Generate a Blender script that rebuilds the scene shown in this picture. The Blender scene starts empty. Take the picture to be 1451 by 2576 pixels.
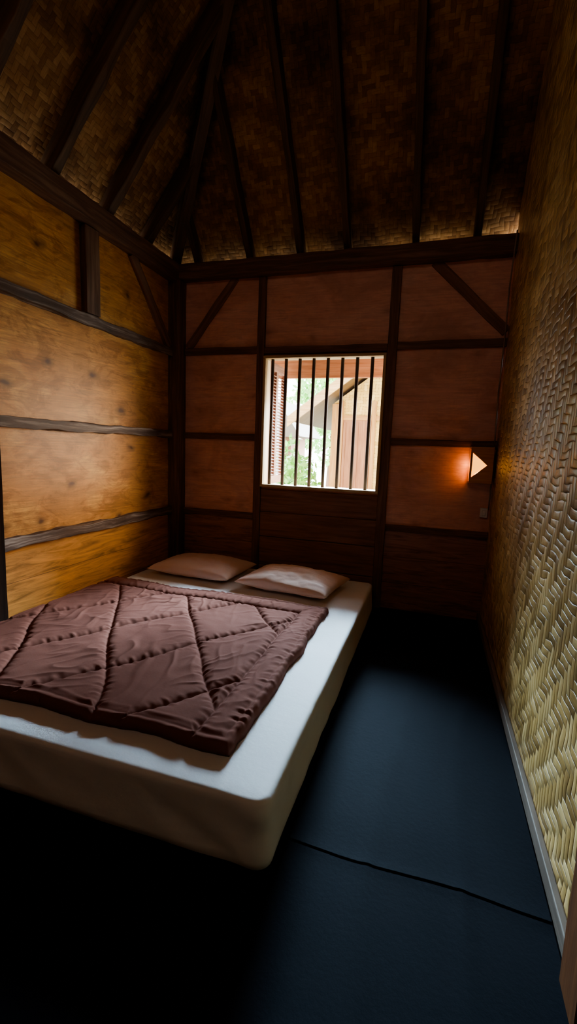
import bpy, bmesh, math, random
import numpy as np
from mathutils import Vector, Matrix, noise
random.seed(4); rng=np.random.default_rng(4)
S=bpy.context.scene
COL=S.collection
try:
    S.view_settings.view_transform='AgX'
    S.view_settings.look='AgX - Medium High Contrast'
    S.view_settings.exposure=0.25
except Exception: pass

D=3.656; XL=-2.237; XR=0.425; ZT=2.737; YF=-1.5; K=1.25

# ------------------------------------------------------------------ camera
R=Matrix(((0.952494,-0.077073,0.294642),(0.302205,0.11921,-0.94576),(0.037769,0.989873,0.136839)))
cam=bpy.data.cameras.new('camera'); co=bpy.data.objects.new('camera',cam); COL.objects.link(co)
co.matrix_world=Matrix.Translation((0,0,1.25))@R.to_quaternion().to_matrix().to_4x4()
cam.sensor_fit='VERTICAL'; cam.sensor_height=36; cam.lens=1149.1/2576*36; cam.clip_start=0.02
S.camera=co

# ------------------------------------------------------------------ node helpers
def newmat(name):
    m=bpy.data.materials.new(name); m.use_nodes=True
    nt=m.node_tree; b=nt.nodes['Principled BSDF']
    return m,nt,b
def math_(nt,op,a,b=None,c=None):
    n=nt.nodes.new('ShaderNodeMath'); n.operation=op
    for i,v in enumerate((a,b,c)):
        if v is None: continue
        if isinstance(v,(int,float)): n.inputs[i].default_value=v
        else: nt.links.new(v,n.inputs[i])
    return n.outputs[0]
def ramp(nt,fac,stops):
    n=nt.nodes.new('ShaderNodeValToRGB'); e=n.color_ramp.elements
    while len(e)<len(stops): e.new(0.5)
    for el,(p,c) in zip(e,stops): el.position=p; el.color=(*c,1)
    nt.links.new(fac,n.inputs[0]); return n.outputs[0]
def mix(nt,fac,a,b,mode='MIX'):
    n=nt.nodes.new('ShaderNodeMix'); n.data_type='RGBA'; n.blend_type=mode
    for idx,v in ((0,fac),(6,a),(7,b)):
        if isinstance(v,(int,float)): n.inputs[idx].default_value=v
        elif isinstance(v,tuple): n.inputs[idx].default_value=(*v,1)
        else: nt.links.new(v,n.inputs[idx])
    return n.outputs[2]
def noise_(nt,vec,scale,detail=4,rough=.55,dist=0):
    n=nt.nodes.new('ShaderNodeTexNoise'); n.inputs['Scale'].default_value=scale
    n.inputs['Detail'].default_value=detail; n.inputs['Roughness'].default_value=rough
    n.inputs['Distortion'].default_value=dist
    nt.links.new(vec,n.inputs['Vector']); return n.outputs[0]
def mapping(nt,vec,scale=(1,1,1),loc=(0,0,0)):
    n=nt.nodes.new('ShaderNodeMapping'); n.inputs['Scale'].default_value=scale; n.inputs['Location'].default_value=loc
    nt.links.new(vec,n.inputs['Vector']); return n.outputs[0]
def bump(nt,b,h,strength,dist):
    n=nt.nodes.new('ShaderNodeBump'); n.inputs['Strength'].default_value=strength; n.inputs['Distance'].default_value=dist
    nt.links.new(h,n.inputs['Height']); nt.links.new(n.outputs[0],b.inputs['Normal'])
def uv(nt): return nt.nodes.new('ShaderNodeTexCoord').outputs['UV']
def oc(nt): return nt.nodes.new('ShaderNodeTexCoord').outputs['Object']

def wood(name,c0,c1,c2,rough=.6,su=1.5,sv=22,bs=.25,spec=.3):
    m,nt,b=newmat(name); v=uv(nt)
    g=noise_(nt,mapping(nt,v,(su,sv,1)),1.6,6,.6,.6)
    g2=noise_(nt,mapping(nt,v,(1,3,1),(5,3,0)),1.4,3)
    col=ramp(nt,g,[(.3,c0),(.5,c1),(.72,c2)])
    col=mix(nt,math_(nt,'MULTIPLY',g2,.7),col,tuple(x*.45 for x in c1))
    nt.links.new(col,b.inputs['Base Color']); b.inputs['Roughness'].default_value=rough
    b.inputs['Specular IOR Level'].default_value=spec
    bump(nt,b,g,bs,.004); return m

def plywood(name,ca,cb,axis_u,knot=.8,pk=.7,gk=.95):
    m,nt,b=newmat(name); o=oc(nt)
    sx=nt.nodes.new('ShaderNodeSeparateXYZ'); nt.links.new(o,sx.inputs[0])
    u=sx.outputs[axis_u]; z=sx.outputs[2]
    cb_=nt.nodes.new('ShaderNodeCombineXYZ'); nt.links.new(u,cb_.inputs[0]); nt.links.new(z,cb_.inputs[1])
    v=cb_.outputs[0]
    big=noise_(nt,mapping(nt,v,(1.2,1.8,1)),1.5,5,.6,.8)
    blot=noise_(nt,mapping(nt,v,(2.5,5,1),(7,2,0)),1.6,6,.7,1.5)
    gr=noise_(nt,mapping(nt,v,(2,30,1)),1.5,8,.72,1.5)
    fine=noise_(nt,mapping(nt,v,(90,6,1)),1,3)
    col=ramp(nt,big,[(.3,tuple(x*.68 for x in ca)),(.5,ca),(.66,cb)])
    col=mix(nt,ramp(nt,gr,[(.35,(0,0,0)),(.68,(gk,gk,gk))]),col,tuple(x*.5 for x in ca))
    bl=ramp(nt,blot,[(.40,(.55,.46,.38)),(.52,(1,1,1))])
    col=mix(nt,.8*knot,col,bl,'MULTIPLY')
    col=mix(nt,math_(nt,'MULTIPLY',fine,.3),col,tuple(x*.6 for x in ca))
    vo=nt.nodes.new('ShaderNodeTexVoronoi'); vo.voronoi_dimensions='2D'; vo.inputs['Scale'].default_value=1.7
    wv=mapping(nt,v,(1,1.6,1),(.37,.2,0))
    dn=nt.nodes.new('ShaderNodeTexNoise'); dn.inputs['Scale'].default_value=9; nt.links.new(v,dn.inputs['Vector'])
    va=nt.nodes.new('ShaderNodeVectorMath'); va.operation='MULTIPLY_ADD'
    nt.links.new(dn.outputs['Color'],va.inputs[0]); va.inputs[1].default_value=(.10,.10,0); nt.links.new(wv,va.inputs[2])
    nt.links.new(va.outputs[0],vo.inputs['Vector'])
    k=ramp(nt,vo.outputs['Distance'],[(.02,(1,1,1)),(.055,(.5,.5,.5)),(.12,(0,0,0))])
    col=mix(nt,math_(nt,'MULTIPLY',k,knot),col,(.08,.028,.01))
    pl=noise_(nt,mapping(nt,v,(1.6,14,1),(3,1,0)),1.7,6,.65,1.2)
    pc=ramp(nt,pl,[(.32,tuple(x*.5*pk for x in ca)),(.5,tuple(x*pk for x in ca)),(.66,tuple(x*1.3*pk for x in ca))])
    seam=math_(nt,'LESS_THAN',math_(nt,'FRACT',math_(nt,'DIVIDE',z,.215)),.02)
    pc=mix(nt,math_(nt,'MULTIPLY',seam,.6),pc,(.03,.015,.008))
    low=math_(nt,'LESS_THAN',z,.655)
    col=mix(nt,low,col,pc)
    nt.links.new(col,b.inputs['Base Color']); b.inputs['Roughness'].default_value=.45
    b.inputs['Specular IOR Level'].default_value=.3
    bump(nt,b,gr,.2,.004); return m

def weave(name,s,cols,bd,rough,stain=0.5,spec=.5,dk=.85,flat=.4,sscale=3.1,wav=1.3,F=2,rnd=.5):
    m,nt,b=newmat(name); v=uv(nt); P=2*F
    w=nt.nodes.new('ShaderNodeTexNoise'); w.inputs['Scale'].default_value=5; nt.links.new(v,w.inputs['Vector'])
    vm=nt.nodes.new('ShaderNodeVectorMath'); vm.operation='MULTIPLY_ADD'
    nt.links.new(w.outputs['Color'],vm.inputs[0]); vm.inputs[1].default_value=(s*wav,s*wav,0); nt.links.new(v,vm.inputs[2])
    sx=nt.nodes.new('ShaderNodeSeparateXYZ'); nt.links.new(vm.outputs[0],sx.inputs[0])
    U=math_(nt,'DIVIDE',sx.outputs[0],s); V=math_(nt,'DIVIDE',sx.outputs[1],s)
    i=math_(nt,'FLOOR',U); j=math_(nt,'FLOOR',V)
    mij=math_(nt,'FLOORED_MODULO',math_(nt,'ADD',i,j),P)
    horiz=math_(nt,'LESS_THAN',mij,F-.5)
    def arch(x,p):
        a=math_(nt,'MULTIPLY_ADD',x,2,-1); a=math_(nt,'MULTIPLY',a,a); a=math_(nt,'SUBTRACT',1,a)
        return math_(nt,'POWER',math_(nt,'MAXIMUM',a,0.0001),p)
    fu=math_(nt,'FRACT',U); fv=math_(nt,'FRACT',V)
    qh=math_(nt,'DIVIDE',math_(nt,'FLOORED_MODULO',math_(nt,'ADD',U,j),P),F)
    qv=math_(nt,'SUBTRACT',math_(nt,'DIVIDE',math_(nt,'FLOORED_MODULO',math_(nt,'ADD',V,i),P),F),1)
    hh=math_(nt,'MULTIPLY',arch(fv,flat),math_(nt,'MULTIPLY_ADD',arch(qh,.7),.7,.3))
    hv=math_(nt,'MULTIPLY',arch(fu,flat),math_(nt,'MULTIPLY_ADD',arch(qv,.7),.7,.3))
    mh=nt.nodes.new('ShaderNodeMix'); mh.data_type='FLOAT'
    nt.links.new(horiz,mh.inputs[0]); nt.links.new(hv,mh.inputs[2]); nt.links.new(hh,mh.inputs[3])
    h=mh.outputs[0]
    wn=nt.nodes.new('ShaderNodeTexWhiteNoise'); wn.noise_dimensions='3D'
    cx=nt.nodes.new('ShaderNodeCombineXYZ')
    fl_h=math_(nt,'FLOOR',math_(nt,'DIVIDE',math_(nt,'ADD',U,j),P)); fl_v=math_(nt,'FLOOR',math_(nt,'DIVIDE',math_(nt,'ADD',V,i),P))
    nh=math_(nt,'SUBTRACT',1,horiz)
    nt.links.new(math_(nt,'ADD',math_(nt,'MULTIPLY',i,nh),math_(nt,'MULTIPLY',fl_h,horiz)),cx.inputs[0])
    nt.links.new(math_(nt,'ADD',math_(nt,'MULTIPLY',j,horiz),math_(nt,'MULTIPLY',fl_v,nh)),cx.inputs[1]); nt.links.new(horiz,cx.inputs[2])
    nt.links.new(cx.outputs[0],wn.inputs['Vector'])
    st=noise_(nt,mapping(nt,v,(1,1,1)),2.2,4,.6)
    fac=math_(nt,'ADD',math_(nt,'MULTIPLY_ADD',wn.outputs[0],rnd,(.5-rnd)*.5),math_(nt,'MULTIPLY',st,.55))
    col=ramp(nt,fac,[(.2,cols[0]),(.5,cols[1]),(.8,cols[2])])
    dark=ramp(nt,h,[(.1,(0.12,.12,.12)),(.45,(1,1,1))])
    col=mix(nt,dk,col,dark,'MULTIPLY')
    cs_=nt.nodes.new('ShaderNodeCombineXYZ')
    mu=nt.nodes.new('ShaderNodeMix'); mu.data_type='FLOAT'; nt.links.new(horiz,mu.inputs[0])
    nt.links.new(math_(nt,'MULTIPLY',U,9),mu.inputs[2]); nt.links.new(math_(nt,'MULTIPLY',U,.8),mu.inputs[3])
    mv=nt.nodes.new('ShaderNodeMix'); mv.data_type='FLOAT'; nt.links.new(horiz,mv.inputs[0])
    nt.links.new(math_(nt,'MULTIPLY',V,.8),mv.inputs[2]); nt.links.new(math_(nt,'MULTIPLY',V,9),mv.inputs[3])
    nt.links.new(mu.outputs[0],cs_.inputs[0]); nt.links.new(mv.outputs[0],cs_.inputs[1])
    fs=noise_(nt,cs_.outputs[0],.8,3,.6)
    col=mix(nt,.5,col,ramp(nt,fs,[(.35,(.55,.5,.42)),(.6,(1,1,1))]),'MULTIPLY')
    if stain:
        sn=noise_(nt,mapping(nt,v,(1,1,1),(9,4,0)),sscale,6,.7)
        sd=ramp(nt,sn,[(.38,(.28,.24,.22)),(.62,(1,1,1))])
        col=mix(nt,stain,col,sd,'MULTIPLY')
    nt.links.new(col,b.inputs['Base Color']); b.inputs['Roughness'].default_value=rough
    b.inputs['Specular IOR Level'].default_value=spec
    hb=math_(nt,'ADD',h,math_(nt,'MULTIPLY',fs,.10))
    bump(nt,b,hb,1.0,bd); return m

def cloth(name,c,rough=.9,bs=.3,scale=60,sheen=0,c2=None,spec=.3):
    m,nt,b=newmat(name); o=oc(nt)
    n1=noise_(nt,o,scale,4,.6); n2=noise_(nt,o,5,4,.6)
    col=mix(nt,math_(nt,'MULTIPLY',n2,.7),c,c2 or tuple(x*.78 for x in c))
    nt.links.new(col,b.inputs['Base Color']); b.inputs['Roughness'].default_value=rough
    b.inputs['Sheen Weight'].default_value=sheen; b.inputs['Specular IOR Level'].default_value=spec
    bump(nt,b,math_(nt,'ADD',n1,math_(nt,'MULTIPLY',n2,1.5)),bs,.004); return m
def plain(name,c,rough=.6,var=.3,scale=12,metal=0):
    m,nt,b=newmat(name); o=oc(nt); n=noise_(nt,o,scale,4)
    col=mix(nt,math_(nt,'MULTIPLY',n,var*2),c,tuple(x*.5 for x in c))
    nt.links.new(col,b.inputs['Base Color']); b.inputs['Roughness'].default_value=rough; b.inputs['Metallic'].default_value=metal
    return m
def emis(name,c,st):
    m,nt,b=newmat(name)
    o=oc(nt); n=noise_(nt,o,10,2); col=mix(nt,math_(nt,'MULTIPLY',n,.5),c,tuple(x*.7 for x in c))
    nt.links.new(col,b.inputs['Emission Color']); b.inputs['Emission Strength'].default_value=st
    b.inputs['Base Color'].default_value=(*c,1); return m

M_timber=wood('timber_dark',(.08,.042,.027),(.19,.10,.062),(.34,.20,.13))
M_brace=wood('timber_brace',(.14,.07,.045),(.27,.145,.09),(.4,.23,.15))
M_tdark=wood('timber_black_brown',(.012,.006,.004),(.028,.014,.009),(.05,.025,.015),.9,spec=.1)
M_bar=wood('bar_brown',(.05,.03,.022),(.11,.065,.048),(.18,.115,.08))
M_rafter=wood('timber_rafter',(.06,.03,.015),(.13,.07,.034),(.22,.12,.062))
M_rail=wood('timber_rail_worn',(.05,.028,.02),(.16,.095,.068),(.58,.46,.39),.6)
M_orange=wood('timber_orange',(.28,.12,.05),(.46,.22,.10),(.58,.32,.16))
M_jamb=wood('timber_jamb',(.09,.03,.01),(.17,.06,.018),(.24,.095,.035))
M_pale=wood('timber_pale',(.42,.27,.13),(.6,.42,.23),(.75,.56,.34))
M_board=wood('board_red',(.14,.066,.04),(.28,.14,.085),(.4,.21,.14))
M_plyL=plywood('plywood_honey',(.76,.34,.10),(.92,.50,.17),1,.85,.72)
M_plyB=plywood('plywood_red',(.84,.44,.33),(.92,.53,.41),0,.3,.38,.6)
M_weave=weave('woven_bamboo',.030,[(.26,.145,.04),(.58,.37,.125),(.84,.60,.27)],.008,.38,.45,.5,.7,.22,1.6,2.4,3)
M_ceil=weave('woven_ceiling',.028,[(.15,.07,.024),(.36,.18,.065),(.58,.33,.14)],.003,.7,1.0,.2,.5,.3,1.5,1.6,2,.3)
M_roof=plain('roof_thatch',(.2,.16,.13),.9)

# ------------------------------------------------------------------ mesh builder
class MB:
    def __init__(s): s.v=[]; s.f=[]; s.uv=[]
    def hexa(s,P,ax):
        o=len(s.v); P=[Vector(p) for p in P]; s.v+=P
        fs=[(0,3,2,1),(4,5,6,7),(0,1,5,4),(1,2,6,5),(2,3,7,6),(3,0,4,7)]
        r=random.random()*20
        for f in fs:
            s.f.append(tuple(o+i for i in f))
            n=(P[f[1]]-P[f[0]]).cross(P[f[2]]-P[f[1]])
            c=n.normalized().cross(ax) if n.length>0 else Vector((0,0,1))
            s.uv.append([(P[i].dot(ax)+r,P[i].dot(c)+r*.7) for i in f])
    def box(s,a,b):
        x0,y0,z0=a; x1,y1,z1=b
        d=[x1-x0,y1-y0,z1-z0]; ax=Vector([1 if i==d.index(max(d)) else 0 for i in range(3)])
        s.hexa([(x0,y0,z0),(x1,y0,z0),(x1,y1,z0),(x0,y1,z0),(x0,y0,z1),(x1,y0,z1),(x1,y1,z1),(x0,y1,z1)],ax); return s
    def beam(s,p0,p1,w,h,up=(0,0,1)):
        p0=Vector(p0);p1=Vector(p1);a=(p1-p0).normalized();sd=a.cross(Vector(up)).normalized();u=sd.cross(a).normalized()
        P=[]
        for uu in(-1,1):
            for p,ss in((p0,-1),(p1,-1),(p1,1),(p0,1)):
                P.append(p+sd*ss*w/2+u*uu*h/2)
        s.hexa(P,a); return s
    def rough(s,p0,p1,w,h,up=(0,0,1),amp=.006,step=.08):
        p0=Vector(p0);p1=Vector(p1);a=(p1-p0).normalized();sd=a.cross(Vector(up)).normalized();u=sd.cross(a).normalized()
        L=(p1-p0).length; n=max(2,int(L/step)); o=len(s.v); r=random.random()*50
        cs=[(-1,-1),(1,-1),(1,1),(-1,1)]
        for k in range(n+1):
            p=p0+a*(L*k/n)
            for ci,(x,y) in enumerate(cs):
                d1=noise.noise((L*k/n*4+r,ci*5.3,1))*amp+noise.noise((L*k/n*13+r,ci*5.3,2))*amp*.5
                d2=noise.noise((L*k/n*4+r,ci*5.3,7))*amp
                s.v.append(p+sd*(x*w/2+x*d2*.5)+u*(y*h/2+d1))
        per=[0,w,w+h,2*w+h,2*w+2*h]
        for k in range(n):
            for c in range(4):
                d=(c+1)%4; s.f.append((o+k*4+c,o+k*4+d,o+k*4+4+d,o+k*4+4+c))
                x0=L*k/n+r; x1=L*(k+1)/n+r
                s.uv.append([(x0,per[c]),(x0,per[c+1]),(x1,per[c+1]),(x1,per[c])])
        s.f.append((o,o+3,o+2,o+1)); s.uv.append([(0,0)]*4)
        e=o+n*4; s.f.append((e,e+1,e+2,e+3)); s.uv.append([(0,0)]*4)
        return s
    def poly(s,pts,uvs):
        o=len(s.v); s.v+=[Vector(p) for p in pts]; s.f.append(tuple(range(o,o+len(pts)))); s.uv.append(uvs); return s
    def prism(s,pts,off):
        off=Vector(off); pts=[Vector(p) for p in pts]; n=len(pts)
        q=[p+off for p in pts]; o=len(s.v); s.v+=pts+q
        s.f.append(tuple(range(o,o+n))[::-1]); s.uv.append([(p.x+p.y,p.z) for p in pts][::-1])
        s.f.append(tuple(range(o+n,o+2*n))); s.uv.append([(p.x+p.y,p.z) for p in q])
        for i in range(n):
            j=(i+1)%n; s.f.append((o+i,o+j,o+n+j,o+n+i)); L=(pts[j]-pts[i]).length
            s.uv.append([(0,0),(L,0),(L,off.length),(0,off.length)])
        return s
    def cyl(s,p0,p1,r,n=12,r1=None):
        p0=Vector(p0);p1=Vector(p1);a=(p1-p0).normalized();t=Vector((1,0,0)) if abs(a.x)<.8 else Vector((0,1,0))
        b=a.cross(t).normalized();c=a.cross(b); r1=r if r1 is None else r1; o=len(s.v)
        for p,rr in((p0,r),(p1,r1)):
            for i in range(n):
                an=2*math.pi*i/n; s.v.append(p+b*math.cos(an)*rr+c*math.sin(an)*rr)
        L=(p1-p0).length
        for i in range(n):
            j=(i+1)%n; s.f.append((o+i,o+j,o+n+j,o+n+i)); s.uv.append([(0,i*r),(0,i*r+r),(L,i*r+r),(L,i*r)])
        s.f.append(tuple(o+i for i in range(n))[::-1]); s.uv.append([(0,0)]*n)
        s.f.append(tuple(o+n+i for i in range(n))); s.uv.append([(0,0)]*n)
        return s
    def obj(s,name,mat,origin=False,bev=0,smooth=False,**props):
        me=bpy.data.meshes.new(name); vs=s.v; off=Vector((0,0,0))
        if origin:
            mn=Vector([min(v[i] for v in vs) for i in range(3)]); mx=Vector([max(v[i] for v in vs) for i in range(3)])
            off=Vector(((mn.x+mx.x)/2,(mn.y+mx.y)/2,mn.z)); vs=[v-off for v in vs]
        me.from_pydata([tuple(v) for v in vs],[],s.f)
        ul=me.uv_layers.new(name='UVMap'); k=0
        for u in s.uv:
            for c in u: ul.data[k].uv=c; k+=1
        me.materials.append(mat)
        bm=bmesh.new(); bm.from_mesh(me); bmesh.ops.recalc_face_normals(bm,faces=bm.faces); bm.to_mesh(me); bm.free()
        if smooth: me.polygons.foreach_set('use_smooth',[True]*len(me.polygons))
        o=bpy.data.objects.new(name,me); COL.objects.link(o); o.location=off
        if bev:
            md=o.modifiers.new('bev','BEVEL'); md.width=bev; md.segments=2; md.limit_method='ANGLE'; md.harden_normals=False
        for kk,vv in props.items(): o[kk]=vv
        return o
def empty(name,loc,**props):
    e=bpy.data.objects.new(name,None); e.empty_display_size=.1; COL.objects.link(e); e.location=loc
    for k,v in props.items(): e[k]=v
    return e
def par(c,p):
    c.parent=p; c.location=Vector(c.location)-Vector(p.location)
    return c
ntrim=[0]
def trim(mb,mat,label,bev=.006,cat='timber'):
    ntrim[0]+=1
    return mb.obj('trim_%d'%ntrim[0],mat,bev=bev,kind='structure',label=label,category=cat)

# ------------------------------------------------------------------ room shell
WX0,WX1,WZ0,WZ1=-1.39,-0.40,0.925,1.995
MB().box((XL-.06,YF-.06,-.12),(XR+.06,D+.06,0)).obj('floor',plain('subfloor',(.004,.004,.005)),kind='structure',label='dark floor under black matting',category='floor')
m=MB()
m.box((XL-.05,D,0),(WX0,D+.05,ZT)).box((WX1,D,0),(XR+.05,D+.05,ZT)).box((WX0,D,0),(WX1,D+.05,WZ0)).box((WX0,D,WZ1),(WX1,D+.05,ZT))
m.obj('wall_back',M_plyB,kind='structure',label='red-brown plywood wall with barred window',category='wall')
MB().box((XL-.05,YF,0),(XL,D,ZT)).obj('wall_left',M_plyL,kind='structure',label='honey plywood wall with timber rails',category='wall')
MB().box((XL-.05,YF-.05,0),(XR+.05,YF,ZT)).obj('wall_front',M_plyB,kind='structure',label='plain plywood wall',category='wall')
YM=(D+YF)/2
RT=.165
zpk=ZT+RT+K*(D-YM)
m=MB(); pts=[(XR,YF,0),(XR,D,0),(XR,D,ZT+RT),(XR,YM,zpk),(XR,YF,ZT+RT)]
m.prism(pts,(.04,0,0)); m.uv[0]=[(p[1],p[2]) for p in pts][::-1]; m.uv[1]=[(p[1],p[2]) for p in pts]
m.obj('wall_right',M_weave,kind='structure',label='woven bamboo partition wall',category='wall')
OV=.64; q=(D-YM)
def zc(d): return ZT+RT+K*d
sl=math.sqrt(1+K*K)
m=MB()
XE=XR+.3
pb=[(XL-OV,D+OV,zc(-OV)),(XE,D+OV,zc(-OV)),(XE,YM,zc(q)),(XL+q,YM,zc(q))]
m.poly(pb,[(p[0],(D-p[1])*sl) for p in pb])
pl=[(XL-OV,D+OV,zc(-OV)),(XL+q,YM,zc(q)),(XL-OV,YF-OV,zc(-OV))]
m.poly(pl,[(p[1],(p[0]-XL)*sl) for p in pl])
pf=[(XL-OV,YF-OV,zc(-OV)),(XL+q,YM,zc(q)),(XE,YM,zc(q)),(XE,YF-OV,zc(-OV))]
m.poly(pf,[(p[0],(p[1]-YF)*sl) for p in pf])
c=m.obj('ceiling',M_ceil,kind='structure',label='brown woven bamboo ceiling under hip roof',category='ceiling')
sd=c.modifiers.new('s','SOLIDIFY'); sd.thickness=.04; sd.offset=-1
def T(a,b,mat=M_timber,lab='dark timber rail on wall',bev=0):
    a=Vector(a); b=Vector(b); c=(a+b)/2; d=b-a; k=max(range(3),key=lambda i:d[i])
    p0=c.copy(); p1=c.copy(); p0[k]=a[k]; p1[k]=b[k]
    if k==2: mb=MB().rough(p0,p1,d.x,d.y,(0,1,0),.005)
    elif k==0: mb=MB().rough(p0,p1,d.y,d.z,(0,0,1),.007)
    else: mb=MB().rough(p0,p1,d.x,d.z,(0,0,1),.007)
    return trim(mb,mat,lab,.004)
T((XL,D-.09,ZT-.12),(XR,D+.06,ZT),lab='dark timber wall plate under rafters')
T((XL-.06,YF,ZT-.13),(XL+.09,D-.09,ZT),lab='dark timber wall plate under rafters')
T((XL,D-.11,0),(XL+.11,D,ZT-.125),lab='dark timber corner post')
T((WX0-.065,D-.03,0),(WX0,D,ZT-.125),lab='dark timber post beside window')
T((WX1,D-.03,0),(WX1+.07,D,ZT-.125),lab='dark timber post beside window')
for z,h in((2.02,.055),(1.31,.05),(.64,.05)):
    T((XL+.11,D-.024,z),(WX0-.065,D,z+h))
    T((WX1+.07,D-.024,z-.0),(XR,D,z+h))
T((WX0,D-.03,WZ1+.015),(WX1,D,WZ1+.07),lab='dark timber lintel over window')
for z,h in((2.0,.065),(1.31,.06),(.635,.065)):
    trim(MB().rough((XL+.022,YF,z+h/2),(XL+.022,D-.11,z+h/2),.045,h,(0,0,1),.015,.04),M_rail,'worn timber rail on wall',.004)
T((XL,2.53,2.07),(XL+.05,2.655,ZT-.14),lab='short dark timber stud')
T((XL,1.77,0),(XL+.05,1.865,1.60),M_tdark,lab='dark timber post at wall')
T((XL,.6,0),(XL+.06,.7,ZT-.14),M_tdark,lab='dark timber post at wall')
trim(MB().rough((-1.66,D-.008,ZT-.11),(-2.10,D-.008,2.08),.012,.07,(1,0,.6)),M_brace,'diagonal timber brace',.003)
trim(MB().rough((-.10,D-.008,ZT-.11),(XR-.01,D-.008,2.12),.012,.07,(1,0,.6)),M_brace,'diagonal timber brace',.003)
trim(MB().rough((XL+.016,D-.62,ZT-.12),(XL+.016,D-.12,2.07),.03,.075,(0,1,.6)),M_brace,'diagonal timber brace',.003)
m=MB()
m.box((WX0,D-.018,.715),(WX1,D,.905)).box((WX0,D-.018,.50),(WX1,D,.71)).box((WX0,D-.018,.25),(WX1,D,.495)).box((WX0,D-.018,0),(WX1,D,.245))
trim(m,M_board,'red-brown boards below window',.004,'boards')
def zr(d): return ZT+.085+K*d
for x in(-2.02,-1.55,-1.12,-.75,-.25,.17):
    e=min(q,(x-XL))-.02
    trim(MB().rough((x,D+.55,zr(-.55)),(x,D-e,zr(e)),.05,.10,(0,0,1),.016,.10),M_rafter,'dark timber rafter under woven ceiling',.004,'rafter')
for y in(3.25,2.80,2.32,1.84,1.36,.88,.4,-.1):
    e=min(q,D-y,y-YF)-.02
    trim(MB().rough((XL-.5,y,zr(-.5)),(XL+e,y,zr(e)),.06,.10,(0,0,1),.016,.10),M_rafter,'dark timber rafter under woven ceiling',.004,'rafter')
trim(MB().rough((XL-.5,D+.5,zr(-.5)-.01),(XL+q,YM,zr(q)-.01),.08,.12,(0,0,1),.010,.12),M_rafter,'dark timber hip rafter',.004,'rafter')
trim(MB().box((XL-OV,D+OV-.01,zc(-OV)-.185),(XR+.3,D+OV+.02,zc(-OV)+.02)),M_orange,'orange timber fascia board at eave',.004,'fascia')
MB().box((XR-.022,1.10,.005),(XR,D,.06)).obj('baseboard_right',wood('worn_base',(.11,.08,.06),(.2,.15,.115),(.3,.235,.19)),bev=.004,kind='structure',label='worn grey-brown baseboard under woven wall',category='baseboard')
T((XR-.045,.98,.014),(XR,1.10,2.0),M_jamb,'orange timber door jamb')

# ------------------------------------------------------------------ window
W=empty('window_1',((WX0+WX1)/2,D,WZ0),kind='structure',label='unglazed wooden window with vertical bars',category='window')
fr=MB(); y0,y1=D-.045,D+.07
fr.box((WX0,y0,WZ0),(WX1,y1+.03,WZ0+.022)).box((WX0,y0,WZ1-.022),(WX1,y1,WZ1)).box((WX0,y0,WZ0+.022),(WX0+.022,y1,WZ1-.022)).box((WX1-.022,y0,WZ0+.022),(WX1,y1,WZ1-.022))
par(fr.obj('window_frame',M_pale,True,.003),W)
for i in range(8):
    x=-1.325+.1165*i
    mb=MB(); mb.cyl((x,D+.01,WZ0+.022),(x,D+.01,WZ1-.022),.0135,12)
    par(mb.obj('window_bar',M_bar,True,0,True),W)
def shutter(x,sgn,wd):
    s=MB(); a,b=(x-.03,x) if sgn<0 else (x,x+.03)
    Y0=D+.075; Y1=Y0+wd; z0,z1=WZ0+.01,WZ1-.01
    s.box((a,Y0,z0),(b,Y0+.05,z1)).box((a,Y1-.05,z0),(b,Y1,z1)).box((a,Y0+.05,z0),(b,Y1-.05,z0+.07)).box((a,Y0+.05,z1-.07),(b,Y1-.05,z1))
    s.box((a,Y0+.2,z0+.07),(b,Y0+.25,z1-.07))
    z=z0+.085
    while z<z1-.09:
        s.beam(((a+b)/2,Y0+.05,z),((a+b)/2,Y0+.2,z),.03,.006,(.6,0,1))
        s.beam(((a+b)/2,Y0+.25,z),((a+b)/2,Y1-.05,z),.03,.006,(.6,0,1)); z+=.027
    return s
par(shutter(WX0+.01,-1,.46).obj('shutter',M_board,True),W)

# ------------------------------------------------------------------ carpets
M_carpet=cloth('felt_navy',(.0058,.0072,.0118),.82,.25,60,0,(.0034,.0044,.0072),.12)
def carpet(x0,x1,y0,y1,label,ridge):
    nx=max(8,int((x1-x0)/.02)); ny=max(8,int((y1-y0)/.02)); m=MB()
    P=[]
    for j in range(ny+1):
        for i in range(nx+1):
            x=x0+(x1-x0)*i/nx; y=y0+(y1-y0)*j/ny
            z=.0045+.0018*noise.noise((x*2,y*2,0))
            z+=.004*max(0,1-abs(noise.noise((x*4+.3,y*.6,9)))*12)*(1 if ridge else .3)
            ey=abs(y-1.26)
            z+=.004*math.exp(-(ey/.022)**2)*(0.7+.5*noise.noise((x*4,y*4,3)))
            y+=.018*noise.noise((x*3,.3,.2))*math.exp(-(ey/.12)**2)
            P.append((x,y,max(z,.0035)))
    m.v=[Vector(p) for p in P]
    for j in range(ny):
        for i in range(nx):
            a=j*(nx+1)+i; m.f.append((a,a+1,a+nx+2,a+nx+1)); m.uv.append([(0,0)]*4)
    o=m.obj('carpet_sheet',M_carpet,True,0,True,label=label,category='carpet',group='felt carpet sheets')
    s=o.modifiers.new('s','SOLIDIFY'); s.thickness=.003; s.offset=-1; s.use_rim=False
    return o
carpet(XL+.065,-.1602,1.262,D-.13,'dark navy felt carpet sheet under the mattress',False)
carpet(-.16,XR-.025,1.262,D-.05,'dark navy felt carpet sheet beside the mattress',True)
carpet(-.18,XR-.025,YF+.02,1.255,'dark navy felt carpet sheet with folded edge',True)
carpet(XL+.065,-.1802,YF+.02,1.255,'black felt carpet sheet at the foot of mattress',False)

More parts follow.
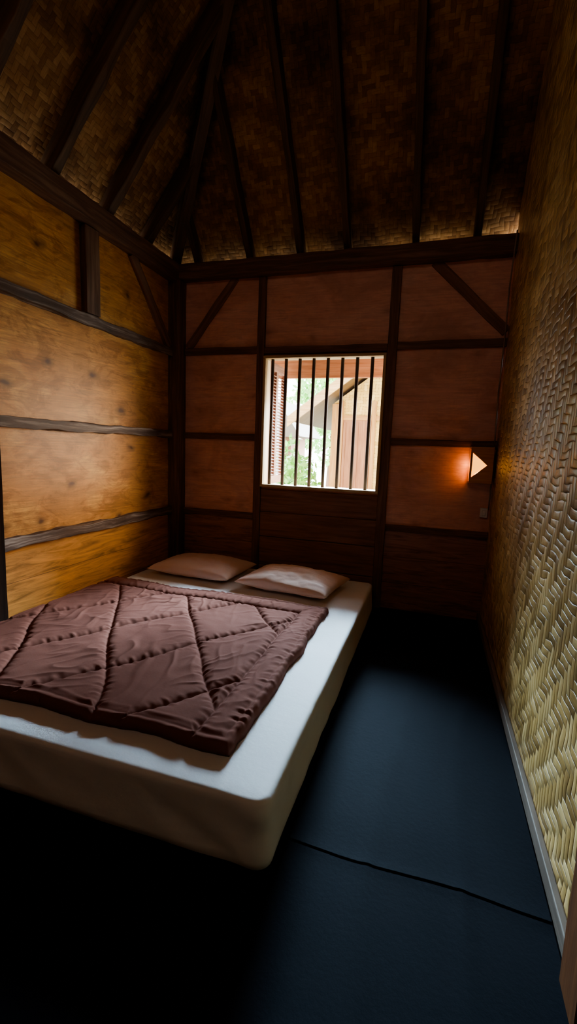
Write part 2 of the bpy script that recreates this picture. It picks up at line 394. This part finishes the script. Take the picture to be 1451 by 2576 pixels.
# ------------------------------------------------------------------ mattress
BX0,BX1,BY0,BY1,BH=XL+.065,-.38,1.115,D-.135,.235
def mattress():
    bm=bmesh.new(); r=.022; rc=.05
    cx,cy=(BX0+BX1)/2,(BY0+BY1)/2; hx,hy=(BX1-BX0)/2,(BY1-BY0)/2
    def ring(off,z,wr):
        pts=[]
        H=hx-off; V=hy-off; rr=max(.012,rc-off)
        def arc(cx_,cy_,a0):
            return [(cx_+rr*math.cos(a0+math.pi/2*k/6),cy_+rr*math.sin(a0+math.pi/2*k/6)) for k in range(7)]
        def line(a,b,n): return [(a[0]+(b[0]-a[0])*k/n,a[1]+(b[1]-a[1])*k/n) for k in range(1,n)]
        c1=arc(H-rr,-(V-rr),-math.pi/2); c2=arc(H-rr,V-rr,0); c3=arc(-(H-rr),V-rr,math.pi/2); c4=arc(-(H-rr),-(V-rr),math.pi)
        L=c1+line(c1[-1],c2[0],90)+c2+line(c2[-1],c3[0],80)+c3+line(c3[-1],c4[0],90)+c4+line(c4[-1],c1[0],80)
        for x,y in L:
            d=Vector((x,y)).normalized()
            cn=1+1.2*math.exp(-((x-hx)**2+(y+hy)**2)/.12)
            k=wr*cn*(.6*noise.noise((x*4,y*4,z*4))+.5*noise.noise((x*9+z*14,y*9,z*5+7)))
            pts.append(bm.verts.new((cx+x+d.x*k,cy+y+d.y*k,z)))
        return pts
    prof=[(.008,.0135,.0),(-.006,.022,.008),(-.006,.045,.015),(-.004,.07,.018),(-.002,.095,.018),(0,.12,.018),(0,.145,.015),(0,.17,.012),(0,.19,.009),(0,BH-r-.006,.005)]
    for k in range(1,6):
        a=math.pi/2*k/5; prof.append((r-r*math.cos(a),BH-r+r*math.sin(a),.003))
    prof+= [(.06,BH+.001,.002),(.12,BH+.002,.002),(.25,BH+.002,.002),(.45,BH+.003,.001),(.7,BH+.003,.0)]
    prev=None; first=None
    for off,z,wr in prof:
        cur=ring(off,z,wr)
        if prev:
            n=len(cur)
            for i in range(n): bm.faces.new((prev[i],prev[(i+1)%n],cur[(i+1)%n],cur[i]))
        else: first=cur
        prev=cur
    bm.faces.new(prev); bm.faces.new(first[::-1])
    me=bpy.data.meshes.new('mattress'); bmesh.ops.recalc_face_normals(bm,faces=bm.faces)
    for v in bm.verts: v.co-=Vector((cx,cy,0.012))
    bm.to_mesh(me); bm.free()
    me.polygons.foreach_set('use_smooth',[True]*len(me.polygons))
    me.materials.append(cloth('sheet_white',(.80,.79,.78),.85,.25,35,.0,(.70,.69,.68)))
    o=bpy.data.objects.new('mattress',me); COL.objects.link(o); o.location=(cx,cy,0.012)
    o['label']='thick floor mattress in a white fitted sheet'; o['category']='mattress'
mattress()

# ------------------------------------------------------------------ quilt
def quilt():
    x0,x1,y0,y1=BX0+.01,-.56,1.265,2.72
    nx,ny=380,340
    base=BH+.006
    V=[];F=[]
    def dl(a,per):
        a=a%per; return min(a,per-a)
    cs=1.45; nrm=math.sqrt(1+1/cs**2)
    for j in range(ny+1):
        for i in range(nx+1):
            s=i/nx; t=j/ny
            x=x0+(x1-x0)*s; y=y0+(y1-y0)*t
            e=min(x-x0,x1-x,y-y0,y1-y)
            xw=x+.022*noise.noise((x*3,y*3,11)); yw=y+.022*noise.noise((x*3,y*3,17))
            d1=dl(xw+(yw-2.29)/cs+1.30,.5)/nrm; d2=dl(xw-(yw-2.29)/cs+1.30,.5)/nrm
            eb=e+.012*noise.noise((x*4,y*4,21))
            ex=min(x1-x,y1-y)+.010*noise.noise((x*4,y*4,21))
            db=abs(eb-.035); db2=abs(ex-.15)
            if ex<.15: d1=d2=9
            d=min(d1,d2,db2,db)
            puff=1-math.exp(-d/.013)
            if d==db: puff=.65+.35*puff
            if d==d1: al=(xw*.57-yw*.82)
            elif d==d2: al=(xw*.57+yw*.82)
            else: al=(y if x1-x<y1-y else x)
            ph=al*115+5*noise.noise((x*5,y*5,1))
            g=(math.sin(ph)+.5*math.sin(ph*1.73+1))*math.exp(-((d-.016)/.020)**2)*(.4+1.1*abs(noise.noise((x*8,y*8,13))))
            qx=x+.03*noise.noise((x*7,y*7,31)); qy=y+.03*noise.noise((x*7,y*7,37))
            f1=1-abs(noise.noise(((qx+qy)*2.6,(qy-qx)*9,2.)))*4
            f2=1-abs(noise.noise(((qx+.3*qy)*9,(qy-.3*qx)*2.8,6.)))*4
            m1=max(0,noise.noise((x*3.1,y*3.1,71))+.25); m2=max(0,noise.noise((x*3.1,y*3.1,81))+.25)
            w=max(0,f1)**1.5*m1+max(0,f2)**1.5*m2
            z=.012+.018*puff+.0028*g+.0105*w*min(1,d/.04)+.0022*noise.noise((x*14,y*14,3))
            z+=.012*noise.noise((x*2.2,y*2.2,4))
            ed=min(1,e/.025); z=max(.002,z+.012)*math.sqrt(max(0,1-(1-ed)**2))+.001
            xo=x+(.02*noise.noise((y*5,3,1))+.006*noise.noise((y*22,3,4)))*(1 if s>.5 else .2)*(1-min(1,e/.2)); yo=y+(.025*noise.noise((x*4,9,1))+.006*noise.noise((x*22,9,1)))*(1-min(1,e/.2))
            V.append((xo,yo,base+max(z,.001)))
    for j in range(ny):
        for i in range(nx):
            a=j*(nx+1)+i; F.append((a,a+1,a+nx+2,a+nx+1))
    ring=[i for i in range(nx+1)]+[j*(nx+1)+nx for j in range(1,ny+1)]+[ny*(nx+1)+i for i in range(nx-1,-1,-1)]+[j*(nx+1) for j in range(ny-1,0,-1)]
    F.append(tuple(ring[::-1]))
    cx,cy=(x0+x1)/2,(y0+y1)/2
    V=[(x-cx,y-cy,z-base) for x,y,z in V]
    me=bpy.data.meshes.new('quilt'); me.from_pydata(V,[],F)
    me.polygons.foreach_set('use_smooth',[True]*len(me.polygons))
    me.materials.append(cloth('quilt_maroon',(.19,.075,.052),.92,.12,70,0,(.135,.05,.036),.08))
    o=bpy.data.objects.new('quilt',me); COL.objects.link(o); o.location=(cx,cy,base)
    o['label']='maroon-brown quilted blanket with diamond stitching'; o['category']='blanket'
quilt()

# ------------------------------------------------------------------ pillows
M_pil=cloth('pillow_peach',(.78,.57,.48),.85,.3,30,0,(.68,.48,.39))
def pillow(cx,cy,rot,w,l,h,seed,label):
    n=48; V=[];F=[]
    def row(sgn):
        for j in range(n+1):
            for i in range(n+1):
                u=2*i/n-1; v=2*j/n-1
                pu=1-.05*(1-abs(v)**2); pv=1-.07*(1-abs(u)**2)
                x=u*w/2*pu; y=v*l/2*pv
                k=max(0,(1-u**2)*(1-v**2))
                z=h*.5*k**.42
                z*=1+.25*noise.noise((u*1.5+seed,v*1.5,1))
                z+=.010*noise.noise((u*5+seed,v*5,3))*k**.5+.006*noise.noise((u*12,v*12+seed,3))*k**.4
                if sgn<0: z=-min(z,.45*h)*.75
                V.append((x,y,z))
    row(1); row(-1); m=(n+1)**2
    for j in range(n):
        for i in range(n):
            a=j*(n+1)+i; F.append((a,a+1,a+n+2,a+n+1)); F.append((m+a,m+a+n+1,m+a+n+2,m+a+1))
    zm=min(v[2] for v in V); V=[(x,y,z-zm) for x,y,z in V]
    me=bpy.data.meshes.new('pillow'); me.from_pydata(V,[],F)
    bm=bmesh.new(); bm.from_mesh(me); bmesh.ops.remove_doubles(bm,verts=bm.verts,dist=.0008); bmesh.ops.recalc_face_normals(bm,faces=bm.faces); bm.to_mesh(me); bm.free()
    me.polygons.foreach_set('use_smooth',[True]*len(me.polygons)); me.materials.append(M_pil)
    o=bpy.data.objects.new('pillow',me); COL.objects.link(o); o.location=(cx,cy,BH+.006); o.rotation_euler=(0,0,rot)
    o['label']=label; o['category']='pillow'; o['group']='pillows at the head of the mattress'
pillow(-1.69,3.20,math.radians(-3),.70,.52,.16,1.3,'plump peach pillow beside the plywood wall')
pillow(-.91,3.12,math.radians(-8),.70,.52,.17,5.1,'plump peach pillow near the mattress edge')

# ------------------------------------------------------------------ wall lamp
lx0,lx1,lz0,lz1=.25,.405,1.055,1.315
Lm=empty('wall_lamp',((lx0+lx1)/2,D,lz0),label='small dark wooden wall lamp glowing orange',category='lamp')
h=MB(); dp=.09
h.box((lx0,D-.012,lz0),(lx1,D,lz1)).box((lx0,D-dp,lz0),(lx1,D-.012,lz0+.012)).box((lx0,D-dp,lz1-.012),(lx1,D-.012,lz1)).box((lx1-.012,D-dp,lz0+.012),(lx1,D-.012,lz1-.012))
zm=(lz0+lz1)/2; yf=D-dp-.008
xi=lx0+.014
h.prism([(lx0,yf,lz1),(lx0,yf,lz1-.04),(xi,yf,lz1-.04),(lx1-.04,yf,zm),(lx1,yf,zm),(lx1,yf,lz1)],(0,.008,0))
h.prism([(lx0,yf,lz0),(lx1,yf,lz0),(lx1,yf,zm),(lx1-.04,yf,zm),(xi,yf,lz0+.04),(lx0,yf,lz0+.04)],(0,.008,0))
h.box((lx0,yf,lz0+.04),(xi,yf+.008,lz1-.04))
par(h.obj('lamp_housing',wood('lamp_wood',(.42,.17,.05),(.6,.28,.10),(.72,.4,.17)),True),Lm)
s=MB(); s.prism([(lx0+.004,yf+.012,lz1-.036),(lx0+.004,yf+.012,lz0+.036),(lx1-.036,yf+.012,zm)],(0,.003,0))
par(s.obj('lamp_shade',emis('lamp_glow',(1,.42,.06),2.2),True,label='glowing triangular translucent panel'),Lm)
bu=MB(); bu.cyl((lx0+.06,D-.045,lz0+.012),(lx0+.06,D-.045,lz0+.06),.012); bu.cyl((lx0+.06,D-.045,lz0+.06),(lx0+.06,D-.045,lz0+.12),.018,12,.012)
par(bu.obj('bulb',emis('bulb_glow',(1,.5,.15),20),True,0,True),Lm)
pl_=bpy.data.lights.new('lamp_light','POINT'); pl_.energy=.2; pl_.color=(1,.5,.16); pl_.shadow_soft_size=.02
po=bpy.data.objects.new('lamp_light',pl_); COL.objects.link(po); po.location=(lx0-.012,D-.045,zm); par(po,Lm)

m=MB().box((.355,D-.03,.80),(.405,D,.87)).box((.368,D-.034,.815),(.392,D-.03,.855))
m.obj('power_outlet',plain('plastic_grey',(.7,.65,.6),.4,.1),True,.004,label='small pale plastic power outlet on plywood wall',category='outlet')
m=MB()
def spl(pts):
    for a,b in zip(pts[:-1],pts[1:]): m.cyl(a,b,.005,8)
spl([(.412,D-.008,.86),(.412,D-.01,1.1),(.408,D-.02,1.32),(.398,D-.04,1.7),(.404,D-.045,2.1),(.40,D-.06,2.4),(.405,D-.1,2.6),(.408,D-.12,2.74)])
m.obj('cable',plain('cable_tan',(.34,.25,.19),.5),True,0,True,label='thin electric cable running up the corner',category='cable')

# ------------------------------------------------------------------ outside
GZ=-.35
m=MB().box((-30,D+.1,GZ-.2),(30,40,GZ)); m.obj('ground',plain('ground_earth',(.5,.45,.36),.9,.2,2),kind='structure',label='pale earth yard outside',category='ground')
H=empty('house',(-.3,10,GZ),label='neighbouring cream bamboo house with gabled roof',category='house')
M_cream=weave('house_weave',.05,[(.52,.34,.09),(.64,.44,.13),(.74,.54,.19)],.004,.7,.2,.2)
hx0,hx1,ridge_x,ridge_z,sl_=-1.73,1.13,-.3,3.21,.74
HY=8.0; RW=2.03
def rz(x): return ridge_z-sl_*abs(x-ridge_x)
m=MB(); pts=[(hx0,HY,GZ),(hx1,HY,GZ),(hx1,HY,rz(hx1)-.08),(ridge_x,HY,ridge_z-.08),(hx0,HY,rz(hx0)-.08)]
m.prism(pts,(0,4,0)); m.uv[0]=[(p[0],p[2]) for p in pts][::-1]
par(m.obj('house_wall',M_cream,True),H)
m=MB()
for sx in(-1,1):
    xe=ridge_x+sx*RW; p=[(xe,HY-.6,rz(xe)),(ridge_x,HY-.6,ridge_z),(ridge_x,HY-.6,ridge_z+.09),(xe,HY-.6,rz(xe)+.09)]
    m.prism(p,(0,5.2,0))
par(m.obj('house_roof',wood('house_roof',(.10,.05,.018),(.16,.085,.03),(.22,.13,.055)),True),H)
m=MB()
for sx in(-1,1):
    xe=ridge_x+sx*(RW+.05); p=[(xe,HY-.64,rz(xe)-.06),(ridge_x,HY-.64,ridge_z-.06),(ridge_x,HY-.64,ridge_z+.11),(xe,HY-.64,rz(xe)+.11)]
    m.prism(p,(0,.035,0))
par(m.obj('barge_board',wood('barge_wood',(.36,.21,.08),(.5,.32,.14),(.62,.43,.22)),True),H)
m=MB().box((hx0-.02,HY-.05,GZ),(hx0+.1,HY+.05,rz(hx0)-.1)).box((-1.62,HY-.065,GZ),(-1.55,HY+.02,2.1)).box((-1.06,HY-.065,GZ),(-.99,HY+.02,2.1)).box((hx0+.1,HY-.05,1.78),(hx1,HY+.02,1.86))
par(m.obj('house_frame',wood('house_frame_wood',(.30,.13,.03),(.4,.2,.055),(.5,.28,.1)),True),H)
m=MB().box((-1.55,HY-.04,GZ+.2),(-1.06,HY-.01,1.78))
for xx in(-1.52,-1.30,-1.09): m.box((xx-.02,HY-.055,GZ+.25),(xx+.02,HY-.04,1.74))
par(m.obj('house_door',wood('house_door_wood',(.19,.075,.028),(.28,.12,.05),(.37,.18,.085)),True),H)
m=MB()
for k in range(8): m.box((hx0+.11,HY-.045,GZ+.05+k*.14),(-1.62,HY-.01,GZ+.17+k*.14))
par(m.obj('plank_cladding',M_pale,True),H)
H2=empty('hut',(-4.9,13,GZ),label='small brown hut with sloping thatched roof',category='hut')
par(MB().box((-6.0,12.5,GZ),(-3.9,14,1.7)).obj('hut_wall',M_board,True),H2)
m=MB(); m.prism([(-6.6,12,1.5),(-3.5,12,1.6),(-4.2,12,2.6),(-6.2,12,2.6)],(0,2.5,0)); par(m.obj('hut_roof',M_roof,True),H2)
def leaves(name,c,r,n,sz,col,label,cat,trunk=None):
    nm='leaf_'+name+str(random.random())[2:5]
    m,nt,b=newmat(nm); o_=oc(nt); nn=noise_(nt,o_,3,4)
    cc=ramp(nt,nn,[(.3,tuple(x*.6 for x in col)),(.5,col),(.7,tuple(min(1,x*1.5) for x in col))])
    nt.links.new(cc,b.inputs['Base Color']); b.inputs['Roughness'].default_value=.6
    V=[];F=[]
    for k in range(n):
        d=rng.normal(size=3); d/=np.linalg.norm(d); rad=rng.random()**.4
        bumpy=1+.25*math.sin(d[0]*7+c[0])*math.cos(d[2]*6+c[1])
        p=np.array(c)+d*np.array(r)*rad*bumpy
        if p[2]<GZ+.02: p[2]=GZ+.02+abs(rng.normal())*.1
        a=rng.normal(size=3);a/=np.linalg.norm(a); bb=np.cross(a,rng.normal(size=3)); bb/=np.linalg.norm(bb)
        L=sz*(.6+rng.random()*.8); o=len(V)
        V+=[tuple(p-a*L*.5),tuple(p+bb*L*.22),tuple(p+a*L*.5),tuple(p-bb*L*.22)]; F.append((o,o+1,o+2,o+3))
    base=Vector((c[0],c[1],GZ)); V=[(x-base.x,y-base.y,z-base.z) for x,y,z in V]
    me=bpy.data.meshes.new(name+'_foliage'); me.from_pydata(V,[],F); me.materials.append(m)
    f=bpy.data.objects.new('foliage',me); COL.objects.link(f)
    e=empty(name,base,label=label,category=cat); f.parent=e
    t=MB()
    for k in range(trunk or 3):
        t.cyl((c[0]+.06*k*(-1)**k,c[1],GZ),(c[0]+r[0]*.4*math.sin(k*2.1)*.6,c[1]+r[1]*.2*math.cos(k*2),c[2]),.03 if not trunk else .12,8,.015)
    par(t.obj('trunk' if trunk else 'stem',M_board,True),e)
leaves('bush',(-2.6,8.6,.35),(.5,.5,.75),900,.16,(.22,.42,.09),'leafy green bush beside the house','bush')
leaves('bush',(-2.6,7.2,.0),(.35,.35,.4),500,.12,(.26,.46,.12),'low green garden bush','bush')
leaves('bush',(-3.3,10.2,.5),(.7,.6,.9),900,.18,(.17,.36,.08),'leafy green bush near the hut','bush')
leaves('tree',(-4.2,19,3.0),(2.0,1.3,2.2),3000,.3,(.33,.58,.2),'broad green tree behind the houses','tree',1)
leaves('tree',(-9.0,19,3.2),(2.0,1.4,2.4),2500,.3,(.36,.58,.24),'broad green tree behind the hut','tree',1)

# ------------------------------------------------------------------ light
w=bpy.data.worlds.new('world'); S.world=w; w.use_nodes=True; nt=w.node_tree
bg=nt.nodes['Background']; bg.inputs[0].default_value=(.92,.96,1,1); bg.inputs[1].default_value=8
def sun(az,el,ang,en,col):
    l=bpy.data.lights.new('sun','SUN'); l.energy=en; l.angle=math.radians(ang); l.color=col
    o=bpy.data.objects.new('sun',l); COL.objects.link(o)
    a=math.radians(az); e=math.radians(el)
    d=Vector((math.sin(a)*math.cos(e),math.cos(a)*math.cos(e),math.sin(e)))
    o.rotation_euler=d.to_track_quat('Z','Y').to_euler(); o.location=d*20
sun(44,14,44,13,(1,.86,.64))
sun(20,30,26,46,(.50,.77,1))
sun(-20,27,28,42,(.52,.78,1))
a=bpy.data.lights.new('fill_light','AREA'); a.shape='RECTANGLE'; a.size=1.2; a.size_y=.8; a.energy=9.5; a.color=(1,.75,.6)  # added warm fill behind the camera for the dim interior, not a room fixture
ao=bpy.data.objects.new('fill_light',a); COL.objects.link(ao); ao.location=(-.7,-.8,3.7)
ao.rotation_euler=(Vector((-.7,-.8,3.7))-Vector((-.3,3.6,2.1))).to_track_quat('Z','Y').to_euler()
